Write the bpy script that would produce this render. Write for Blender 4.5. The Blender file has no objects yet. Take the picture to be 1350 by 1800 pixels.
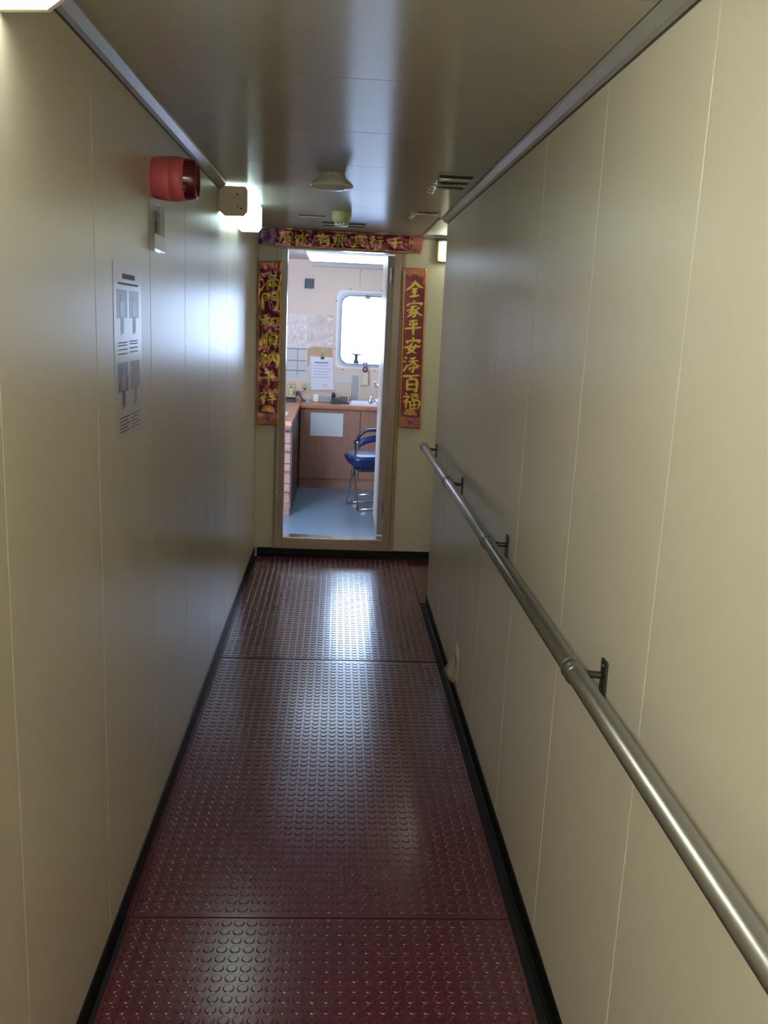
import bpy, bmesh, math, random
from mathutils import Vector, Matrix, noise
random.seed(7)
C = bpy.context.scene.collection
S = bpy.context.scene
PI = math.pi

# ------------------------------------------------------------------ camera
F_PX, YAW, PITCH, ROLL, CZ = 1555.376, 0.0588, 0.2121, 0.0447, 1.5797
cy, sy, cp, sp = math.cos(YAW), math.sin(YAW), math.cos(PITCH), math.sin(PITCH)
fwd = Vector((sy*cp, cy*cp, -sp))
rgt = Vector((cy, -sy, 0)); upv = rgt.cross(fwd)
r2 = rgt*math.cos(ROLL) + upv*math.sin(ROLL)
u2 = upv*math.cos(ROLL) - rgt*math.sin(ROLL)
cam_d = bpy.data.cameras.new('camera')
cam = bpy.data.objects.new('camera', cam_d); C.objects.link(cam)
cam.matrix_world = Matrix(((r2.x, u2.x, -fwd.x, 0), (r2.y, u2.y, -fwd.y, 0), (r2.z, u2.z, -fwd.z, CZ), (0, 0, 0, 1)))
cam_d.sensor_fit = 'HORIZONTAL'; cam_d.sensor_width = 36.0; cam_d.lens = F_PX/1350*36.0
cam_d.clip_start = 0.02; cam_d.clip_end = 200
S.camera = cam

# ------------------------------------------------------------------ light
WORLD_STRENGTH = 20.0
LAMP_CORNER = 3.6       # the glowing corner lamp on the left wall
LAMP_NEAR = 17.0         # the corridor lamp over the viewer, upper left
LAMP_REAR_FILL = 76.0     # unseen fill lamps added behind the viewer
LAMP_SIDE = 10.0         # side passage
LAMP_ROOM = 7.0         # office tube light
EXPOSURE = 0.15
S.view_settings.view_transform = 'Standard'
S.view_settings.look = 'None'
S.view_settings.exposure = EXPOSURE
S.view_settings.gamma = 1.0
S.view_settings.use_curve_mapping = False
w = bpy.data.worlds.new('overcast_sky'); S.world = w; w.use_nodes = True
bg = w.node_tree.nodes['Background']
bg.inputs['Color'].default_value = (0.54, 0.71, 1.0, 1); bg.inputs['Strength'].default_value = WORLD_STRENGTH
pl = bpy.data.lights.new('window_daylight_portal', 'AREA'); pl.shape = 'RECTANGLE'; pl.size = 0.56; pl.size_y = 0.74
pl.cycles.is_portal = True
plo = bpy.data.objects.new('window_daylight_portal', pl); C.objects.link(plo)
plo.location = (0.26, 8.90, 1.48); plo.rotation_euler = (-PI/2, 0, 0)
S.cycles.use_denoising = True
S.cycles.max_bounces = 10; S.cycles.diffuse_bounces = 6; S.cycles.glossy_bounces = 5
S.cycles.transparent_max_bounces = 12
S.cycles.sample_clamp_indirect = 6.0
S.cycles.caustics_reflective = False; S.cycles.caustics_refractive = False

# ------------------------------------------------------------------ materials
def lin(c):
    return tuple(((v/255)/12.92 if v/255 <= 0.04045 else (((v/255)+0.055)/1.055)**2.4) for v in c)
def mat(name, rgb, rough=0.5, metal=0.0, var=0.08, scale=6.0, bump=0.0, bscale=60.0, spec=0.5, emit=None, estr=0.0, coat=0.0, stretch=(1,1,1), alpha=None):
    m = bpy.data.materials.new(name); m.use_nodes = True
    nt = m.node_tree; N = nt.nodes; L = nt.links; b = N['Principled BSDF']
    c = lin(rgb)
    tc = N.new('ShaderNodeTexCoord'); mp = N.new('ShaderNodeMapping'); mp.inputs['Scale'].default_value = stretch
    L.new(tc.outputs['Object'], mp.inputs['Vector'])
    nz = N.new('ShaderNodeTexNoise'); nz.inputs['Scale'].default_value = scale; nz.inputs['Detail'].default_value = 4
    L.new(mp.outputs['Vector'], nz.inputs['Vector'])
    mx = N.new('ShaderNodeMix'); mx.data_type = 'RGBA'
    mx.inputs['A'].default_value = tuple(v*(1-var) for v in c)+(1,)
    mx.inputs['B'].default_value = tuple(min(1, v*(1+var)) for v in c)+(1,)
    L.new(nz.outputs['Fac'], mx.inputs['Factor']); L.new(mx.outputs['Result'], b.inputs['Base Color'])
    b.inputs['Roughness'].default_value = rough; b.inputs['Metallic'].default_value = metal
    b.inputs['Specular IOR Level'].default_value = spec
    b.inputs['Coat Weight'].default_value = coat; b.inputs['Coat Roughness'].default_value = 0.15
    if bump:
        n2 = N.new('ShaderNodeTexNoise'); n2.inputs['Scale'].default_value = bscale; n2.inputs['Detail'].default_value = 3
        L.new(mp.outputs['Vector'], n2.inputs['Vector'])
        bp = N.new('ShaderNodeBump'); bp.inputs['Strength'].default_value = bump; bp.inputs['Distance'].default_value = 0.01
        L.new(n2.outputs['Fac'], bp.inputs['Height']); L.new(bp.outputs['Normal'], b.inputs['Normal'])
    if emit:
        b.inputs['Emission Color'].default_value = lin(emit)+(1,); b.inputs['Emission Strength'].default_value = estr
    if alpha is not None:
        b.inputs['Alpha'].default_value = alpha
    return m
def wood(name, rgb, dark, rough=0.4, stretch=(14, 14, 1.2)):
    m = mat(name, rgb, rough, scale=3.0, var=0.05, stretch=stretch)
    nt = m.node_tree; N = nt.nodes; L = nt.links; b = N['Principled BSDF']
    wv = N.new('ShaderNodeTexNoise'); wv.inputs['Scale'].default_value = 4; wv.inputs['Detail'].default_value = 6
    mp = [n for n in N if n.type == 'MAPPING'][0]; L.new(mp.outputs['Vector'], wv.inputs['Vector'])
    r = N.new('ShaderNodeValToRGB'); r.color_ramp.elements[0].position = 0.35; r.color_ramp.elements[1].position = 0.7
    r.color_ramp.elements[0].color = lin(dark)+(1,); r.color_ramp.elements[1].color = lin(rgb)+(1,)
    L.new(wv.outputs['Fac'], r.inputs['Fac']); L.new(r.outputs['Color'], b.inputs['Base Color'])
    return m
def glassmat(name, tint=(1, 1, 1), gloss=0.08, rough=0.02, bump=0.0):
    m = bpy.data.materials.new(name); m.use_nodes = True
    nt = m.node_tree; N = nt.nodes; L = nt.links; N.remove(N['Principled BSDF']); o = N['Material Output']
    t = N.new('ShaderNodeBsdfTransparent'); t.inputs['Color'].default_value = tint+(1,)
    g = N.new('ShaderNodeBsdfGlossy'); g.inputs['Roughness'].default_value = rough
    fr = N.new('ShaderNodeLayerWeight'); fr.inputs['Blend'].default_value = 0.3
    mm = N.new('ShaderNodeMath'); mm.operation = 'MULTIPLY_ADD'; mm.inputs[1].default_value = 0.5; mm.inputs[2].default_value = gloss
    mm.use_clamp = True
    L.new(fr.outputs['Fresnel'], mm.inputs[0])
    mx = N.new('ShaderNodeMixShader'); L.new(mm.outputs[0], mx.inputs['Fac']); L.new(t.outputs[0], mx.inputs[1]); L.new(g.outputs[0], mx.inputs[2])
    nz = N.new('ShaderNodeTexNoise'); nz.inputs['Scale'].default_value = 14
    if bump:
        bp = N.new('ShaderNodeBump'); bp.inputs['Strength'].default_value = bump; bp.inputs['Distance'].default_value = 0.02
        L.new(nz.outputs['Fac'], bp.inputs['Height']); L.new(bp.outputs['Normal'], g.inputs['Normal'])
    L.new(mx.outputs[0], o.inputs['Surface'])
    return m
M = {}
M['wall'] = mat('cream_wall_panel', (210, 201, 184), 0.33, var=0.03, scale=1.5, bump=0.02, bscale=3.0, spec=0.45, stretch=(1, 4, 0.4))
M['seam'] = mat('panel_joint_dark', (92, 84, 70), 0.5)
M['ceil'] = mat('grey_ceiling_panel', (200, 195, 184), 0.30, metal=0.33, var=0.03, scale=1.5, spec=1.0, bump=0.02, bscale=2.5)
def rolled(m, aniso, tangent):
    nt = m.node_tree; b = nt.nodes['Principled BSDF']
    b.inputs['Anisotropic'].default_value = aniso
    v = nt.nodes.new('ShaderNodeCombineXYZ')
    for i in range(3): v.inputs[i].default_value = tangent[i]
    nt.links.new(v.outputs[0], b.inputs['Tangent'])
rolled(M['ceil'], 0.9, (0, 1, 0))
M['cove'] = mat('grey_metal_cove', (168, 165, 156), 0.35, metal=0.3, var=0.12, scale=9)
M['black'] = mat('black_rubber_baseboard', (12, 12, 14), 0.5, var=0.2, spec=0.2)
M['sub'] = mat('dark_subfloor', (10, 9, 10), 0.7)
M['mat'] = mat('dark_red_rubber', (84, 25, 41), 0.22, var=0.15, scale=5, bump=0.04, bscale=25, spec=0.9, coat=0.4)
M['steel'] = mat('brushed_steel_rail', (158, 157, 155), 0.33, metal=0.95, var=0.06, scale=20)
M['steel_dark'] = mat('dark_steel_bracket', (88, 86, 82), 0.35, metal=0.9)
M['chrome'] = mat('polished_chrome', (215, 215, 215), 0.12, metal=1.0, var=0.02)
M['siren'] = mat('matt_red_plastic', (214, 98, 112), 0.36, var=0.04)
M['lens'] = mat('dark_red_clear_lens', (88, 8, 18), 0.08, var=0.1, coat=0.6)
M['lens_in'] = mat('red_reflector', (170, 20, 30), 0.15, var=0.2, scale=60, coat=0.5)
M['white'] = mat('white_plastic', (236, 234, 228), 0.4, var=0.03)
M['ivory'] = mat('yellowed_ivory_plastic', (206, 196, 150), 0.45, var=0.05)
M['grey'] = mat('grey_plastic', (160, 163, 168), 0.45, var=0.04)
M['dark'] = mat('charcoal_plastic', (42, 46, 54), 0.4, var=0.1)
M['slot'] = mat('dark_vent_slot', (30, 27, 24), 0.7)
M['cap'] = mat('beige_lamp_end_cap', (246, 226, 204), 0.5, var=0.06, scale=25)
M['label'] = mat('white_paper_label', (232, 220, 212), 0.6, var=0.03)
def lampmat(name, s, col=(214, 246, 240)):
    return mat(name, (225, 240, 238), 0.3, var=0.02, emit=col, estr=s)
M['lamp1'] = lampmat('glowing_corner_diffuser', LAMP_CORNER)
M['lamp2'] = lampmat('glowing_near_diffuser', LAMP_NEAR, (240, 246, 228))
M['lamp5'] = lampmat('glowing_rear_fill', LAMP_REAR_FILL, (240, 246, 228))
M['lamp3'] = lampmat('glowing_side_diffuser', LAMP_SIDE, (238, 245, 215))
M['lamp4'] = lampmat('glowing_office_diffuser', LAMP_ROOM, (206, 228, 255))
M['cream_rim'] = mat('cream_lamp_rim', (225, 220, 185), 0.4)
M['frame'] = mat('brown_door_frame', (160, 136, 118), 0.26, var=0.08, scale=8, spec=0.6, stretch=(6, 6, 0.6))
M['frame_dark'] = mat('door_frame_groove', (70, 56, 46), 0.5)
M['doorleaf'] = mat('off_white_door', (188, 178, 172), 0.35, var=0.04, stretch=(3, 3, 0.5))
M['dooredge'] = mat('greyish_door_edge', (198, 184, 184), 0.4, var=0.06)
M['rwall'] = mat('pinkish_beige_wall', (226, 202, 182), 0.5, var=0.03, scale=2)
M['rceil'] = mat('office_white_ceiling', (206, 200, 198), 0.5, var=0.02)
M['rfloor'] = mat('blue_grey_vinyl_floor', (104, 126, 142), 0.3, var=0.10, scale=3, bump=0.03, bscale=40)
M['winframe'] = mat('grey_window_frame', (196, 198, 200), 0.35, metal=0.1, var=0.03)
M['ring'] = mat('blue_grey_window_ring', (132, 140, 168), 0.3, metal=0.3, var=0.05)
M['pane'] = glassmat('window_glass', (0.97, 0.98, 1.0), 0.02)
M['acryl'] = glassmat('clear_acrylic', (0.86, 0.86, 0.82), 0.12, 0.08)
M['film'] = glassmat('crumpled_clear_film', (0.93, 0.91, 0.92), 0.10, 0.12, bump=0.3)
M['cabinet'] = wood('brown_cabinet_laminate', (158, 112, 90), (146, 100, 80))
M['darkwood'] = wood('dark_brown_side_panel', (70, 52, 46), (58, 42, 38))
M['worktop'] = wood('orange_brown_worktop', (190, 126, 88), (172, 110, 76), 0.3, (1.5, 14, 14))
M['kick'] = wood('lighter_kickboard', (170, 122, 94), (155, 108, 84), 0.45, (1.5, 14, 14))
M['paper'] = mat('white_paper', (228, 226, 232), 0.6, var=0.02)
M['paper2'] = mat('off_white_paper', (208, 206, 204), 0.6, var=0.04)
M['tan'] = mat('tan_memo_paper', (214, 198, 178), 0.6, var=0.05, scale=15)
M['card'] = mat('brown_cardboard', (198, 164, 124), 0.7, var=0.06, scale=20)
M['ink'] = mat('grey_ink', (120, 122, 140), 0.6)
M['ink_dark'] = mat('dark_ink', (66, 68, 84), 0.6)
M['blue'] = mat('blue_vinyl_seat', (30, 42, 86), 0.35, var=0.15, scale=10, bump=0.2, bscale=12)
M['navy'] = mat('navy_plastic_tube', (28, 36, 66), 0.3, var=0.1)
M['red'] = mat('red_foil_paper', (112, 10, 48), 0.3, metal=0.35, var=0.25, scale=9, coat=0.3, bump=0.15, bscale=30)
M['red2'] = mat('crumpled_red_foil', (112, 10, 50), 0.2, metal=0.5, var=0.25, scale=9, coat=0.4, bump=0.7, bscale=16)
M['gold'] = mat('gold_foil_lettering', (216, 192, 84), 0.32, metal=0.35, var=0.18, scale=22)
M['goldedge'] = mat('gold_foil_border', (226, 162, 84), 0.25, metal=0.7, var=0.15, scale=30)
M['rose'] = mat('pinkish_gold_ornament', (168, 98, 88), 0.35, metal=0.4, var=0.35, scale=45)
M['amber'] = mat('amber_gold_ornament', (196, 136, 62), 0.35, metal=0.5, var=0.25, scale=40)
M['violet'] = mat('violet_foil_speckle', (86, 58, 110), 0.3, metal=0.4, var=0.5, scale=80)
M['pblue'] = mat('dark_blue_print', (62, 72, 112), 0.35, var=0.35, scale=30)
M['pblue2'] = mat('grey_blue_print', (112, 122, 156), 0.35, var=0.3, scale=30)
M['pdark'] = mat('dark_slate_print', (54, 54, 72), 0.35, var=0.35, scale=30)
M['pgrey'] = mat('pale_grey_print', (150, 142, 144), 0.4, var=0.2, scale=30)
M['plight'] = mat('pale_figure_print', (176, 190, 216), 0.35, var=0.2, scale=40)
M['pcoat'] = mat('poster_paper', (196, 194, 200), 0.28, var=0.03, coat=0.3)
M['pskin'] = mat('pinkish_figure_print', (150, 116, 112), 0.35, var=0.2)
M['cable'] = mat('cream_cable', (206, 198, 180), 0.5)
M['cable_dark'] = mat('grey_cable', (86, 80, 78), 0.5)
M['shipblue'] = mat('pale_blue_ship_paint', (150, 178, 210), 0.5)
M['shipdark'] = mat('black_ship_paint', (5, 5, 7), 0.8, spec=0.1)
M['deck'] = mat('grey_deck_paint', (120, 128, 134), 0.7)
M['greycap'] = mat('grey_worn_patch', (110, 104, 92), 0.6)

# ------------------------------------------------------------------ mesh helpers
def B(): return bmesh.new()
def box(bm, x0, x1, y0, y1, z0, z1, mi=0, bev=0.0, seg=2):
    mtx = Matrix.Translation(((x0+x1)/2, (y0+y1)/2, (z0+z1)/2)) @ Matrix.Diagonal((abs(x1-x0), abs(y1-y0), abs(z1-z0), 1))
    vs = bmesh.ops.create_cube(bm, size=1, matrix=mtx)['verts']
    fs = set(f for v in vs for f in v.link_faces)
    for f in fs: f.material_index = mi
    if bev:
        es = list(set(e for v in vs for e in v.link_edges))
        r = bmesh.ops.bevel(bm, geom=es, offset=bev, segments=seg, affect='EDGES', profile=0.5)
        for f in r['faces']: f.material_index = mi
def frame_of(d):
    d = d.normalized(); a = Vector((0, 0, 1)) if abs(d.z) < 0.9 else Vector((1, 0, 0))
    u = d.cross(a).normalized(); return u, d.cross(u).normalized()
def tube(bm, pts, r, seg=10, mi=0, smooth_n=0, cap=True):
    pts = [Vector(p) for p in pts]
    if smooth_n:
        out = []; P = [pts[0]]+pts+[pts[-1]]
        for i in range(1, len(P)-2):
            for k in range(smooth_n):
                t = k/smooth_n; a, b, c, d = P[i-1], P[i], P[i+1], P[i+2]
                out.append(0.5*((2*b)+(c-a)*t+(2*a-5*b+4*c-d)*t*t+(3*b-a-3*c+d)*t**3))
        out.append(pts[-1]); pts = out
    rings = []; u = None
    for i, p in enumerate(pts):
        d = (pts[min(i+1, len(pts)-1)]-pts[max(i-1, 0)])
        if u is None: u, v = frame_of(d)
        else:
            dn = d.normalized(); u = (u-dn*u.dot(dn)).normalized(); v = dn.cross(u)
        rr = r[i] if isinstance(r, (list, tuple)) else r
        rings.append([bm.verts.new(p+(u*math.cos(2*PI*k/seg)+v*math.sin(2*PI*k/seg))*rr) for k in range(seg)])
    for a, b in zip(rings, rings[1:]):
        for k in range(seg):
            f = bm.faces.new((a[k], a[(k+1) % seg], b[(k+1) % seg], b[k])); f.smooth = True; f.material_index = mi
    if cap:
        bm.faces.new(rings[0][::-1]).material_index = mi; bm.faces.new(rings[-1]).material_index = mi
def lathe(bm, prof, org, axis, seg=32, mi=0, smooth=True):
    """prof: (radius, distance along axis)"""
    ax = Vector(axis).normalized(); u, v = frame_of(ax); o = Vector(org); rings = []
    for r, h in prof:
        if r < 1e-6: rings.append([bm.verts.new(o+ax*h)])
        else: rings.append([bm.verts.new(o+ax*h+(u*math.cos(2*PI*k/seg)+v*math.sin(2*PI*k/seg))*r) for k in range(seg)])
    for a, b in zip(rings, rings[1:]):
        for k in range(seg):
            k2 = (k+1) % seg
            if len(a) == 1 and len(b) == 1: continue
            if len(a) == 1: vs = (a[0], b[k2], b[k])
            elif len(b) == 1: vs = (a[k], a[k2], b[0])
            else: vs = (a[k], a[k2], b[k2], b[k])
            f = bm.faces.new(vs); f.smooth = smooth; f.material_index = mi
def prism(bm, poly, axis, a, b, mi=0, poly2=None):
    """poly: 2-D points in the two other axes (order xyz without the axis)"""
    def mk(p, t):
        q = list(p); q.insert('xyz'.index(axis), t); return bm.verts.new(q)
    A = [mk(p, a) for p in poly]; Bv = [mk(p, b) for p in (poly2 or poly)]; n = len(poly)
    fs = [bm.faces.new(A), bm.faces.new(Bv)]
    for k in range(n): fs.append(bm.faces.new((A[k], A[(k+1) % n], Bv[(k+1) % n], Bv[k])))
    for f in fs: f.material_index = mi
def rrect(x0, x1, z0, z1, r, n=8):
    out = []
    for cx, cz, a0 in ((x1-r, z1-r, 0), (x0+r, z1-r, 90), (x0+r, z0+r, 180), (x1-r, z0+r, 270)):
        for k in range(n+1):
            a = math.radians(a0+90*k/n); out.append((cx+r*math.cos(a), cz+r*math.sin(a)))
    return out
def ring(bm, outer, inner, y0, y1, mi=0):
    n = len(outer)
    v = [[bm.verts.new((p[0], y, p[1])) for p in L] for L, y in ((outer, y0), (inner, y0), (inner, y1), (outer, y1))]
    for j in range(4):
        a, b = v[j], v[(j+1) % 4]
        for k in range(n):
            f = bm.faces.new((a[k], a[(k+1) % n], b[(k+1) % n], b[k])); f.material_index = mi
def obj(name, bm, mats, parent=None, loc=None):
    bmesh.ops.recalc_face_normals(bm, faces=bm.faces)
    if not isinstance(mats, (list, tuple)): mats = [mats]
    off = Vector((0, 0, 0)); o_loc = Vector((0, 0, 0))
    if parent is not None:
        off = Vector(parent.get('_o', (0, 0, 0)))
    elif bm.verts:
        xs = [v.co for v in bm.verts]
        lo = Vector([min(v[i] for v in xs) for i in range(3)]); hi = Vector([max(v[i] for v in xs) for i in range(3)])
        off = Vector(((lo.x+hi.x)/2, (lo.y+hi.y)/2, lo.z)); o_loc = off
    bmesh.ops.translate(bm, verts=bm.verts, vec=-off)
    me = bpy.data.meshes.new(name); bm.to_mesh(me); bm.free()
    for m in mats: me.materials.append(m)
    o = bpy.data.objects.new(name, me); C.objects.link(o); o.location = o_loc
    if parent is not None:
        o.parent = parent; o['_o'] = tuple(off)
    return o
def tag(o, label, cat, group=None):
    o['label'] = label; o['category'] = cat
    if group: o['group'] = group
    return o
def thing(name, label, cat, loc, group=None):
    o = bpy.data.objects.new(name, None); C.objects.link(o); o.location = loc; o['_o'] = tuple(loc)
    o.empty_display_size = 0.05
    return tag(o, label, cat, group)
def struct(name, bm, mats, parent=None):
    o = obj(name, bm, mats, parent)
    if parent is None: o['kind'] = 'structure'
    return o
def sroot(name, loc):
    o = bpy.data.objects.new(name, None); C.objects.link(o); o.location = loc; o['_o'] = tuple(loc); o['kind'] = 'structure'; o.empty_display_size = 0.05
    return o

XL, XR, YE, H = -0.522, 0.55, 5.81, 2.12
YS = -2.6            # where the corridor ends behind the viewer
YC = 4.83            # where the right wall stops and the side passage opens
YB = 8.75            # far wall of the office
# ------------------------------------------------------------------ corridor shell
def paneled(x_face, x_back, y0, y1, start, pitch, name):
    bm = B(); g = 0.0016
    ys = [y0]; k = math.ceil((y0-start)/pitch)
    while start+k*pitch < y1-0.05:
        if start+k*pitch > y0+0.05: ys.append(start+k*pitch)
        k += 1
    ys.append(y1)
    for a, b in zip(ys, ys[1:]):
        box(bm, min(x_face, x_back), max(x_face, x_back), a+(g if a != y0 else 0), b-(g if b != y1 else 0), 0, H, 0, 0.0012, 1)
    xb = x_back; xm = x_face+(x_back-x_face)*0.12
    box(bm, min(xb, xm), max(xb, xm), y0+0.003, y1-0.003, 0.003, H-0.003, 1)
    return struct(name, bm, [M['wall'], M['seam']])
paneled(XL, XL-0.05, YS, YE, 1.41, 0.565, 'wall_left')
paneled(XR, XR+0.05, YS, YC, 1.415, 0.565, 'wall_right')
bm = B()
DX0, DX1, DZ0, DZ1 = -0.385, 0.385, 0.0, 2.03
for a, b in ((XL-0.05, DX0), (DX1, 2.0)):
    box(bm, a, b, YE, YE+0.05, 0, H, 0, 0.0008, 1)
box(bm, DX0, DX1, YE, YE+0.05, DZ1, H)
struct('wall_end', bm, [M['wall']])
bm = B(); box(bm, XL-0.05, XR+0.05, YS-0.05, YS, 0, H); struct('wall_back', bm, M['wall'])
bm = B(); box(bm, XR+0.05, 2.0, YC-0.05, YC, 0, H); struct('wall_side_passage_near', bm, M['wall'])
bm = B(); box(bm, 2.0, 2.05, YC-0.05, YE+0.05, 0, H); struct('wall_side_passage_far', bm, M['wall'])
bm = B()
ys = [YS]+[1.60+0.592*k for k in range(-7, 8) if YS+0.1 < 1.60+0.592*k < YE-0.1]+[YE]
for a, b in zip(ys, ys[1:]): box(bm, XL-0.05, 0.515, a+0.0011, b-0.0011, H, H+0.03, 0, 0.0008, 1)
box(bm, 0.517, XR+0.05, YS, YC, H, H+0.03)
box(bm, XL-0.05, XR+0.05, YS, YE, H+0.031, H+0.04, 1)
struct('ceiling', bm, [M['ceil'], M['seam']])
bm = B(); box(bm, 0.517, 2.05, YC, YE, H, H+0.03); struct('ceiling_side_passage', bm, M['rceil'])
bm = B(); box(bm, XL-0.05, XR+0.05, YS, YE, -0.04, 0); box(bm, XR+0.05, 2.05, YC, YE, -0.04, 0); struct('floor', bm, M['sub'])

def cove(name, x, s, y0, y1):
    bm = B()
    prism(bm, [(x, 2.096), (x+s*0.005, 2.094), (x+s*0.014, 2.099), (x+s*0.030, 2.113), (x+s*0.032, H), (x, H)], 'y', y0, y1)
    box(bm, min(x, x+s*0.0015), max(x, x+s*0.0015), y0, y1, 2.0915, 2.096, 1)
    struct(name, bm, [M['cove'], M['seam']])
cove('trim_1', XL, 1, YS, 3.955); cove('trim_2', XR, -1, YS, YC)
bm = B(); prism(bm, [(0.500, H), (0.502, 2.109), (0.512, 2.109), (0.517, H)], 'y', YC, YE); struct('trim_3', bm, M['cove'])
bm = B(); prism(bm, [(YE, 2.094), (YE-0.02, 2.108), (YE-0.02, H), (YE, H)], 'x', 0.517, 2.0); struct('trim_4', bm, M['cove'])
bm = B()
for k in range(2): box(bm, 0.520+0.0*k, 0.532, YC-0.10+0.055*k, YC-0.065+0.055*k, 2.1085, 2.112)
def basebd(name, x, s, y0, y1, toe):
    bm = B()
    prism(bm, [(x, 0.059), (x+s*0.004, 0.058), (x+s*0.005, 0.02), (x+s*0.0055, 0.009), (x+s*toe, 0.003), (x+s*toe, 0.0), (x, 0.0)], 'y', y0, y1)
    struct(name, bm, M['black'])
bm.free()
basebd('baseboard_left', XL, 1, YS, YE, 0.0062); basebd('baseboard_right', XR, -1, YS, YC, 0.014)
bm = B(); prism(bm, [(YE, 0.058), (YE-0.004, 0.057), (YE-0.006, 0.012), (YE-0.02, 0.003), (YE-0.02, 0), (YE, 0)], 'x', XL+0.017, 2.0)
struct('baseboard_end', bm, M['black'])
bm = B(); prism(bm, [(YC, 0.058), (YC+0.004, 0.057), (YC+0.006, 0.012), (YC+0.02, 0.003), (YC+0.02, 0), (YC, 0)], 'x', XR+0.05, 2.0)
struct('baseboard_corner', bm, M['black'])

# ------------------------------------------------------------------ door frame, threshold, open door
fr = sroot('trim_5', (0, YE, 0))
for s, xo, xi in ((-1, -0.402, -0.335), (1, 0.411, 0.338)):
    bm = B()
    xm = xi+(xo-xi)*0.62
    box(bm, min(xm, xi), max(xm, xi), YE-0.022, YE+0.075, 0.06, 2.0, 0, 0.003)
    box(bm, min(xo, xm)+(0.002 if s > 0 else 0), max(xo, xm)-(0.002 if s < 0 else 0), YE-0.012, YE-0.0005, 0.06, 2.04, 0, 0.002)
    for k in range(7):
        lathe(bm, [(0.0, 0.0015), (0.004, 0.001), (0.005, 0)], ((xo+xm)/2, YE-0.012, 0.3+0.26*k), (0, -1, 0), 10, 1)
    obj('jamb', bm, [M['frame'], M['frame_dark']], fr)
bm = B(); box(bm, -0.402, 0.411, YE-0.018, YE+0.075, 2.0, 2.045, 0, 0.003); obj('head', bm, M['frame'], fr)
bm = B(); box(bm, -0.402, 0.411, YE-0.02, YE-0.0005, 0.0585, 0.128, 0, 0.003); box(bm, -0.335, 0.338, YE, YE+0.075, 0.0, 0.128, 0); obj('sill', bm, M['frame'], fr)
bm = B(); box(bm, -0.335, 0.338, YE-0.016, YE+0.078, 0.1285, 0.137, 0, 0.002); obj('threshold_strip', bm, M['chrome'], fr)

dr = sroot('door_1', (0.34, 5.90, 0.14))
bm = B(); box(bm, 0.302, 0.340, 5.903, 6.56, 0.145, 1.992, 0, 0.002); box(bm, 0.303, 0.339, 5.9005, 5.903, 0.147, 1.990, 1)
obj('door_leaf', bm, [M['doorleaf'], M['dooredge']], dr)
kb = B()
lathe(kb, [(0.026, 0), (0.026, 0.004), (0.010, 0.008), (0.010, 0.03), (0.022, 0.038), (0.027, 0.052), (0.020, 0.066), (0, 0.07)], (0.302, 6.50, 1.01), (-1, 0, 0), 24)
obj('door_knob', kb, M['chrome'], dr)
kb = B()
lathe(kb, [(0.022, 0), (0.022, 0.006), (0.014, 0.009), (0.014, 0.02), (0, 0.021)], (0.302, 6.50, 1.125), (-1, 0, 0), 20)
box(kb, 0.274, 0.282, 6.492, 6.508, 1.105, 1.145, 0, 0.002)
obj('dead_bolt', kb, M['chrome'], dr)
kb = B(); box(kb, 0.2995, 0.302, 6.475, 6.525, 0.95, 1.17, 0, 0.001); obj('lock_plate', kb, M['steel'], dr)
for z in (0.35, 1.87):
    kb = B(); tube(kb, [(0.333, 5.897, z-0.05), (0.333, 5.897, z+0.05)], 0.007, 10)
    box(kb, 0.318, 0.334, 5.893, 5.9, z-0.05, z+0.05)
    obj('hinge', kb, M['steel'], dr)

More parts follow.
